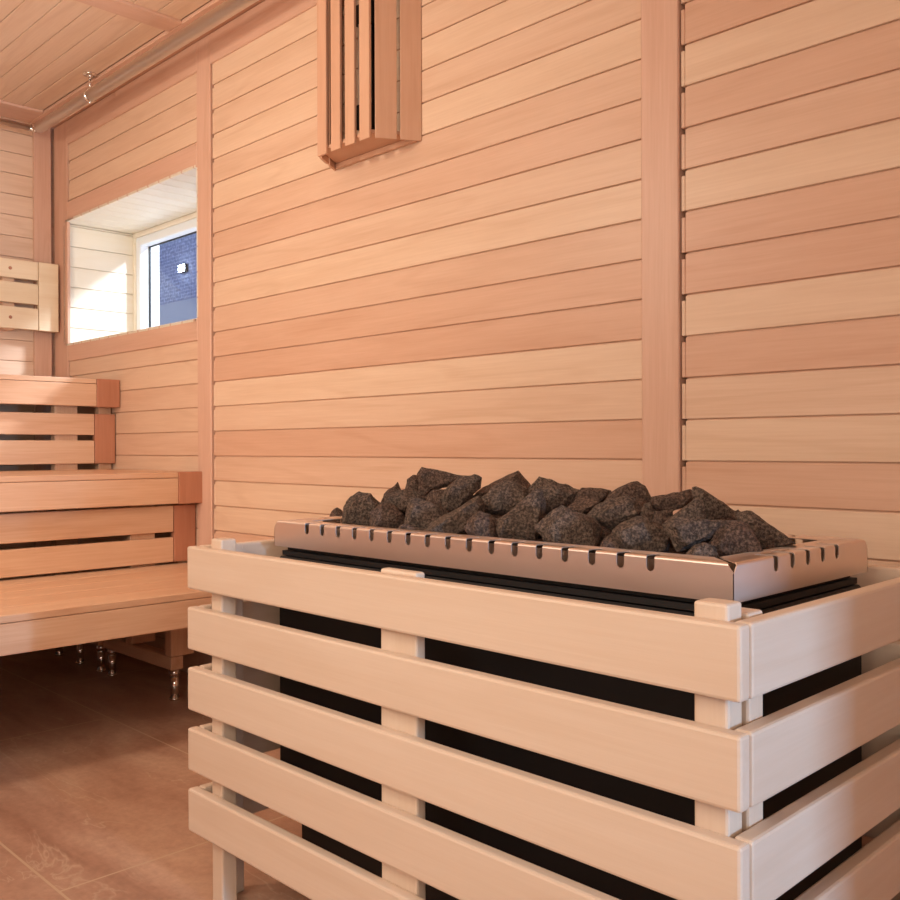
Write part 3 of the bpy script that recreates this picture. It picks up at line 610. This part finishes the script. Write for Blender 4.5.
# ------------------------------------------------------------------ outdoor lamp seen through the pane
d = ray(180, 268); q = CAM + d * ((2.84 - CAM.y) / d.y); q.z += F0
t = empty('outdoor_lamp', 'small bright lamp outside on the dark wall seen through the window', 'lamp', (q.x, 2.9, q.z))
b = B(); b.box(q.x - .065, q.x + .065, 2.86, 2.899, q.z - .042, q.z + .042, .008); b.build('housing', 'black', t)
b = B(); b.box(q.x - .06, q.x + .06, 2.852, 2.8595, q.z - .035, q.z + .035, .004); b.build('lens', 'lamp_on', t)
# ------------------------------------------------------------------ light
def area(name, loc, target, size, power, col, sy=None, spread=None):
    l = bpy.data.lights.new(name, 'AREA'); l.energy = power; l.color = col; l.size = size
    if sy: l.shape = 'RECTANGLE'; l.size_y = sy
    if spread: l.spread = math.radians(spread)
    o = bpy.data.objects.new(name, l); COL.objects.link(o); o.location = (loc[0], loc[1], loc[2] - F0)
    dr = Vector(target) - Vector(loc); o.rotation_euler = dr.to_track_quat('-Z', 'Y').to_euler(); return o
WARM = (1., .91, .76)
area('opposite_wall_lamp', (.58, -2.48, 2.28), (.9, 0, 2.0), .20, 30, WARM, .35)
area('left_side_fill', (1.2, -2.5, 1.5), (-1.4, -.5, 2.5), .9, 35, (1., .92, .79), .9, 150)  # added fill brightening the left side and ceiling, no fixture there
area('guard_fill', (2.5, -2.5, 1.35), (2.0, -.9, .45), .8, 13, (1., .91, .77), .8, 140)  # added soft fill for the guard front and floor, not a fixture
area('ceiling_lamp', (2.9, -2.1, 2.73), (2.6, -1.9, 0), .9, 7, WARM)
area('ceiling_fill', (4.5, -2.4, 1.7), (.6, -.3, 2.3), 1.0, 30, (1., .92, .80), 1.0)  # added uplight to lift the ceiling, stands for no real fitting
area('door_daylight', (6.1, -1.2, 1.05), (2.86, -.85, .8), .12, 120, (.38, .66, 1.), .45)
area('window_daylight', (.5, 1.6, 3.15), (-1.25, .0, 1.65), .3, 190, (.78, .89, 1.))
area('niche_fill', (-.8, 1.35, 1.15), (-.8, .1, 2.25), .9, 30, (.97, .98, 1.))  # added unseen light from below to brighten the niche ceiling
w = bpy.data.worlds.new('world'); sc.world = w; w.use_nodes = True
w.node_tree.nodes['Background'].inputs[0].default_value = (.50, .62, 1., 1); w.node_tree.nodes['Background'].inputs[1].default_value = 1.1
for o in bpy.data.objects:
    if '_loc' in o: del o['_loc']
vs = sc.view_settings; vs.view_transform = 'Standard'; vs.look = 'None'; vs.gamma = 1; vs.use_curve_mapping = False; vs.exposure = -.22
sc.display_settings.display_device = 'sRGB'
